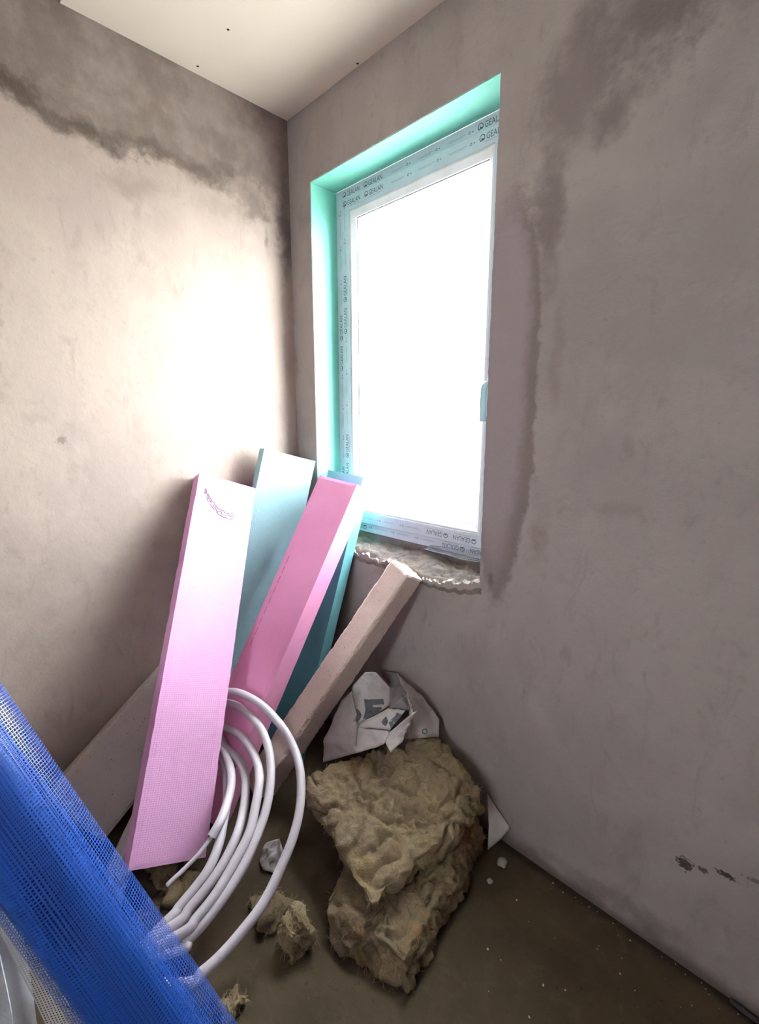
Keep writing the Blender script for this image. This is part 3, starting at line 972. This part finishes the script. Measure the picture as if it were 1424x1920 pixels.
# ---------------------------------------------------------------- crumpled plastic bag
BAG = [Vector(p) for p in [[0.61, -0.271, 0.421], [0.618, -0.23, 0.446], [0.693, -0.271, 0.401], [0.754, -0.328, 0.31], [0.624, -0.377, 0.226], [0.605, -0.353, 0.303], [0.59, -0.131, 0.474], [0.625, -0.107, 0.475], [0.692, -0.098, 0.434], [0.724, -0.131, 0.389], [0.695, -0.271, 0.366], [0.648, -0.246, 0.394], [0.581, -0.197, 0.433], [0.75, -0.164, 0.404], [0.809, -0.139, 0.413], [0.821, -0.23, 0.385], [0.704, -0.279, 0.359], [0.832, -0.246, 0.399], [0.835, -0.271, 0.358], [0.871, -0.164, 0.446], [0.874, -0.148, 0.444], [0.876, -0.221, 0.374], [0.871, -0.279, 0.349], [0.817, -0.262, 0.367], [0.678, -0.041, 0.466], [0.804, -0.041, 0.429], [0.886, -0.033, 0.362], [0.91, -0.066, 0.319], [0.866, -0.164, 0.339], [0.793, -0.107, 0.457], [0.57, -0.041, 0.434], [0.721, -0.066, 0.444], [0.639, -0.049, 0.412]]]
PRINTS = [[[0.6534, -0.1991, 0.4161], [0.7037, -0.1525, 0.4319], [0.7162, -0.1641, 0.4226], [0.6886, -0.1899, 0.4138], [0.693, -0.1967, 0.409], [0.7145, -0.1757, 0.4164], [0.7228, -0.183, 0.4104], [0.6998, -0.2057, 0.4023], [0.7059, -0.2132, 0.3968], [0.7346, -0.1847, 0.4068], [0.7426, -0.1927, 0.4005], [0.7233, -0.2186, 0.3899], [0.6963, -0.2459, 0.3801], [0.6824, -0.2191, 0.3984]], [[0.6501, -0.2423, 0.3922], [0.6671, -0.2368, 0.3916], [0.685, -0.2402, 0.3858], [0.6896, -0.2503, 0.379], [0.6926, -0.2724, 0.3657], [0.6732, -0.2556, 0.3795]], [[0.7712, -0.2215, 0.3852], [0.77, -0.1964, 0.3931], [0.7911, -0.2081, 0.3904], [0.7995, -0.2281, 0.3845], [0.785, -0.2281, 0.3838]], [[0.7978, -0.2116, 0.3897], [0.7922, -0.1627, 0.4047], [0.8157, -0.1598, 0.4068], [0.8234, -0.176, 0.4021], [0.8216, -0.2265, 0.3861]], [[0.7578, -0.1102, 0.4392], [0.7822, -0.1102, 0.448], [0.8212, -0.1271, 0.436], [0.8173, -0.1331, 0.4253]]]
PRINTN = [[0.1844, -0.4882, 0.853], [0.1844, -0.4882, 0.853], [-0.0463, -0.2993, 0.953], [-0.0463, -0.2993, 0.953], [-0.1942, -0.8256, 0.5298]]
NINE = [[0.8805, -0.0971, 0.3406], [0.882, -0.1, 0.3384], [0.8826, -0.104, 0.3369], [0.8821, -0.1084, 0.3364], [0.8806, -0.1125, 0.3368], [0.8784, -0.1157, 0.3382], [0.8758, -0.1175, 0.3404], [0.8732, -0.1177, 0.3429], [0.8709, -0.1163, 0.3455], [0.8693, -0.1133, 0.3477], [0.8688, -0.1094, 0.3492], [0.8692, -0.105, 0.3498], [0.8707, -0.1008, 0.3494], [0.8729, -0.0976, 0.3479], [0.8756, -0.0957, 0.3458], [0.8782, -0.0956, 0.3432]]
NINEN = [0.6908, -0.1666, 0.7036]
bag_base = Vector((0.79, -0.22, 0.33))
bag = empty('plastic_bag', bag_base)
tag(bag, 'crumpled white plastic bag with dark printed letters on the wool', 'plastic bag')


def film_patch(name, polys, mat, parent, base, seed, V=BAG, amp=0.009, cuts=7, keep=False):
    bm = bmesh.new()
    idx = {}
    for poly in polys:
        vs = []
        for i in poly:
            if i not in idx:
                idx[i] = bm.verts.new(V[i])
            vs.append(idx[i])
        bm.faces.new(vs)
    bmesh.ops.triangulate(bm, faces=bm.faces[:])
    bmesh.ops.subdivide_edges(bm, edges=bm.edges[:], cuts=cuts, use_grid_fill=True)
    bm.normal_update()
    for v in bm.verts:
        q = v.co * 22 + Vector((seed, 0, 0))
        v.co += v.normal * (amp * noise.noise(q) + amp * 0.5 * (1 - 2 * abs(noise.noise(q * 2.1))))
    tree = BVHTree.FromBMesh(bm) if keep else None
    for v in bm.verts:
        v.co -= base
    o = from_bm(name, bm, mat, parent, True)
    md = o.modifiers.new('thickness', 'SOLIDIFY')
    md.thickness = 0.0006
    return (o, tree) if keep else o


film_patch('front_panel', [(0, 1, 2), (0, 2, 5), (5, 2, 3), (5, 3, 4), (2, 16, 3), (16, 15, 18, 3)], M_BAG, bag, bag_base, 1.0)
pE, tE = film_patch('back_panel', [(12, 6, 7, 8, 9, 10, 11)], M_BAG, bag, bag_base, 2.0, keep=True)
pX, tX = film_patch('folded_panel', [(10, 13, 14, 15, 16)], M_BAG, bag, bag_base, 3.0, keep=True)
film_patch('rim_flap', [(19, 20, 21, 22, 23)], M_BAG, bag, bag_base, 4.0)
pR, tR = film_patch('puffed_side', [(24, 25, 29), (25, 26, 27), (25, 27, 28, 19, 29), (28, 21, 19)], M_BAG, bag, bag_base, 5.0, amp=0.010, keep=True)
pD, tD = film_patch('inside_panel', [(30, 24, 31, 32), (32, 31, 29, 19, 14, 13, 9, 8)], M_BAG_SHADE, bag, bag_base, 6.0, keep=True)


def print_on(name, pts, nrm, tree, parent, mat, inner=None):
    bm = bmesh.new()
    n = Vector(nrm)
    if inner:
        a = [bm.verts.new(p) for p in pts]
        c = sum((Vector(p) for p in pts), Vector()) / len(pts)
        b = [bm.verts.new(c + (Vector(p) - c) * inner) for p in pts]
        k = len(pts)
        for i in range(k):
            bm.faces.new((a[i], a[(i + 1) % k], b[(i + 1) % k], b[i]))
    else:
        bm.faces.new([bm.verts.new(p) for p in pts])
    bmesh.ops.triangulate(bm, faces=bm.faces[:])
    bmesh.ops.subdivide_edges(bm, edges=bm.edges[:], cuts=3, use_grid_fill=True)
    for v in bm.verts:
        hit = tree.ray_cast(v.co + n * 0.06, -n, 0.14)
        if hit[0] is None:
            hit = tree.find_nearest(v.co)
        v.co = hit[0] + n * 0.0016 - bag_base
    o = from_bm(name, bm, mat, parent)
    return o


for pts, nrm, (po, tr_) in zip(PRINTS, PRINTN, ((pE, tE), (pE, tE), (pX, tX), (pX, tX), (pD, tD))):
    print_on('printed_letter', pts, nrm, tr_, po, M_INK)
print_on('printed_sign', NINE, NINEN, tR, pR, M_GREEN, 0.6)

# plastic scraps
SC = [Vector(p) for p in ((1.085, -0.012, 0.160), (1.130, -0.010, 0.118), (1.180, -0.010, 0.080), (1.160, -0.045, 0.040), (1.135, -0.075, 0.006), (1.120, -0.050, 0.08))]
b0 = Vector((1.12, -0.07, 0))
o = film_patch('plastic_scrap', [(0, 1, 2, 3, 4, 5)], M_SCRAP, None, b0, 8.0, V=SC, amp=0.004)
o.location = b0
tag(o, 'pointed grey plastic sheet corner poking out right of the wool', 'plastic sheet')
SC2 = [Vector(p) for p in ((0.61, -0.61, 0.045), (0.655, -0.585, 0.075), (0.69, -0.60, 0.055), (0.70, -0.64, 0.012), (0.66, -0.66, 0.015), (0.62, -0.65, 0.012))]
b0 = Vector((0.66, -0.63, 0))
o = film_patch('plastic_scrap', [(0, 1, 2, 3, 4, 5)], M_BAG, None, b0, 9.0, V=SC2, amp=0.016)
o.location = b0
tag(o, 'small crumpled white plastic scrap between the pipe loops and the wool', 'plastic sheet')

# ---------------------------------------------------------------- nets


def net_sheet(name, fn, nu, nv, w, mat, parent, skip=None):
    """woven net: threads follow the surface fn(u, v) -> (point, normal) in cells nu x nv, as flat ribbons"""
    V, F = [], []
    G = [[fn(i / nu, j / nv) for j in range(nv + 1)] for i in range(nu + 1)]

    def ribbon(pts):
        k = len(V)
        for q, (p, nrm) in enumerate(pts):
            a = pts[max(q - 1, 0)][0]
            b = pts[min(q + 1, len(pts) - 1)][0]
            s = (b - a).cross(nrm)
            if s.length > 1e-9:
                s = s.normalized() * w * 0.5
            V.append(p + s)
            V.append(p - s)
        for q in range(len(pts) - 1):
            F.append((k + 2 * q, k + 2 * q + 1, k + 2 * q + 3, k + 2 * q + 2))
    for i in range(nu + 1):
        ribbon(G[i])
    for j in range(nv + 1):
        ribbon([G[i][j] for i in range(nu + 1)])
    return from_data(name, V, F, mat, parent)


A0, A1 = Vector((1.262, -0.990, 0.0)), Vector((0.832, -1.315, 0.965))
axd = (A1 - A0).normalized()
RL = (A1 - A0).length
e1 = axd.cross(Vector((0, 0, 1))).normalized()
e2 = e1.cross(axd).normalized()
A0 = A0 + axd * 0.062
roll = empty('mesh_roll', (1.262, -0.990, 0))
tag(roll, 'blue glass fibre mesh roll leaning in the left foreground', 'mesh roll')
RB = Vector((1.262, -0.990, 0))
perp = Vector((0.707, 0.707, 0))
perp = (perp - axd * perp.dot(axd)).normalized()


def roll_surface(radius, wob, seed, phase=0.0, flare=0.0, shift=0.0, twist=0.0):
    def fn(u, v):
        w = 2 * pi * u + phase + twist * v
        q = Vector((cos(w) * 1.6, sin(w) * 1.6, v * 2.2 + seed))
        r = radius + wob * noise.noise(q) + wob * 0.35 * noise.noise(q * 3.1) + flare * (1 - v)
        n = e1 * cos(w) + e2 * sin(w)
        return A0 + axd * (RL * v) + n * r + perp * shift - RB, n
    return fn


# dense wound core
fn = roll_surface(0.050, 0.004, 1.0, flare=0.006, shift=-0.016)
V, F, UV = [], [], []
nu, nv = 72, 60
for i in range(nu + 1):
    for j in range(nv + 1):
        p, n_ = fn(i / nu, j / nv)
        V.append(p)
        UV.append((i / nu * 0.35, j / nv * RL))
for i in range(nu):
    for j in range(nv):
        a = i * (nv + 1) + j
        F.append((a, a + nv + 1, a + nv + 2, a + 1))
core = from_data('wound_core', V, F, M_BLUE_CORE, roll, True)
uvl = core.data.uv_layers.new(name='UVMap')
for lp in core.data.loops:
    uvl.data[lp.index].uv = UV[lp.vertex_index]
net_sheet('net_layer', roll_surface(0.054, 0.004, 1.0, flare=0.007, shift=-0.014, twist=0.05), 58, 180, 0.0017, M_BLUE, roll)
net_sheet('net_layer', roll_surface(0.062, 0.005, 2.0, phase=0.02, flare=0.008, shift=-0.006, twist=-0.04), 66, 182, 0.0015, M_BLUE, roll)
net_sheet('net_layer', roll_surface(0.079, 0.005, 6.0, phase=0.04, flare=0.009, shift=0.008, twist=0.10), 82, 184, 0.0013, M_BLUE, roll)

# pale net folded behind the blue roll and the white wrapped pack that carries both
groot = empty('mesh_sheet', (0.86, -1.22, 0))
tag(groot, 'pale grey mesh strip hanging behind the blue roll at the left', 'mesh sheet')
GB = Vector((0.86, -1.22, 0))


def grey_fn(u, v):
    a = Vector((0.80, -1.262, 0.62)); b = Vector((0.98, -1.130, 0.02))
    c_ = Vector((0.795, -1.315, 0.62)); d_ = Vector((0.915, -1.205, 0.02))
    p = (a * (1 - v) + b * v) * u + (c_ * (1 - v) + d_ * v) * (1 - u)
    n = Vector((0.95, -0.1, 0.3)).normalized()
    return p + n * 0.012 * noise.noise(p * 9) - GB, n


net_sheet('net', grey_fn, 14, 120, 0.0021, M_NETW, groot)

pk = bmesh.new()
box(pk, -0.16, 0.16, -0.30, 0.30, 0.0, 0.80)
bmesh.ops.bevel(pk, geom=pk.edges[:], offset=0.04, segments=4, affect='EDGES')
bmesh.ops.subdivide_edges(pk, edges=[e for e in pk.edges if e.calc_length() > 0.1], cuts=10, use_grid_fill=True)
for v in pk.verts:
    v.co += v.normal * (0.008 * noise.noise(v.co * 9))
    v.co.z = max(v.co.z, 0.0)
o = from_bm('wrapped_pack', pk, M_FILMWRAP, None, True)
o.location = (0.60, -1.56, 0.0)
tag(o, 'white film wrapped pack at the left edge behind the mesh', 'wrapped pack')

sroot = empty('mesh_scrap', (0.90, 0.07, 0.95))
tag(sroot, 'small scrap of grey mesh lying on the sill mortar against the frame', 'mesh sheet')


def scrap_fn(u, v):
    x = 0.70 + 0.31 * u
    t = v
    y = 0.085 + 0.040 * t
    z = 0.948 + 0.002 * (1 - t) + (0.034 * t * (0.35 + 0.65 * u)) + 0.006 * noise.noise(Vector((x * 12, t * 2, 0)))
    n = Vector((0, -0.6, 0.8))
    return Vector((x, y, z)) - Vector((0.90, 0.07, 0.95)), n


net_sheet('net', scrap_fn, 34, 7, 0.0016, M_NETG, sroot)

# ---------------------------------------------------------------- floor litter
rnd = random.Random(11)


def lump(name, loc, r, mat, seed, flat=0.7):
    bm = bmesh.new()
    bmesh.ops.create_icosphere(bm, subdivisions=3 if r > 0.008 else 1, radius=r)
    for v in bm.verts:
        q = v.co / r
        v.co *= 1 + 0.35 * noise.noise(q * 1.5 + Vector((seed, 0, 0)))
        v.co.z *= flat
    zm = min(v.co.z for v in bm.verts)
    for v in bm.verts:
        v.co.z -= zm
    o = from_bm(name, bm, mat, None, r > 0.008)
    o.location = loc
    return o


tag(lump('plaster_lump', (1.195, -0.085, 0.0), 0.016, M_STONE, 1.2), 'grey plaster lump on the floor under the plastic sheet corner', 'rubble')
tag(lump('plaster_lump', (1.20, -0.165, 0.0), 0.009, M_STONE, 5.2), 'tiny plaster lump on the floor right of the lower wool batt', 'rubble')
crumb_bm = bmesh.new()
spots = [(1.451, -0.309, .0035), (1.496, -0.279, .003), (1.583, -0.14, .003), (1.289, -0.156, .003), (1.302, -0.337, .0035), (1.458, -0.397, .0035)]
for _ in range(110):
    spots.append((rnd.uniform(0.9, 2.3), -abs(rnd.gauss(0, 0.45)) - 0.01, rnd.uniform(0.0006, 0.0020)))
for _ in range(40):
    spots.append((rnd.uniform(1.15, 2.2), -abs(rnd.gauss(0, 0.03)) - 0.008, rnd.uniform(0.0006, 0.0028)))
for (x, y, r) in spots:
    if y < -1.2 or (x < 1.28 and y > -0.75):
        continue
    bmesh.ops.create_icosphere(crumb_bm, subdivisions=1, radius=r, matrix=Matrix.Translation((x, y, r * 0.5)) @ Matrix.Rotation(rnd.uniform(0, 3), 4, 'Z') @ Matrix.Scale(rnd.uniform(0.5, 0.9), 4, (0, 0, 1)) @ Matrix.Scale(rnd.uniform(0.6, 1), 4, (1, 0, 0)))
tag(from_bm('plaster_crumbs', crumb_bm, M_CRUMB), 'fine pale plaster crumbs scattered over the floor', 'rubble', kind='stuff')
tube('cable', catmull([(1.80, -0.012, 0.009), (1.84, -0.016, 0.008), (1.90, -0.022, 0.008), (1.98, -0.03, 0.008), (2.10, -0.05, 0.008)], 6), 0.007, M_CABLE)
tag(bpy.data.objects['cable'], 'short black cable on the floor along the window wall', 'cable')
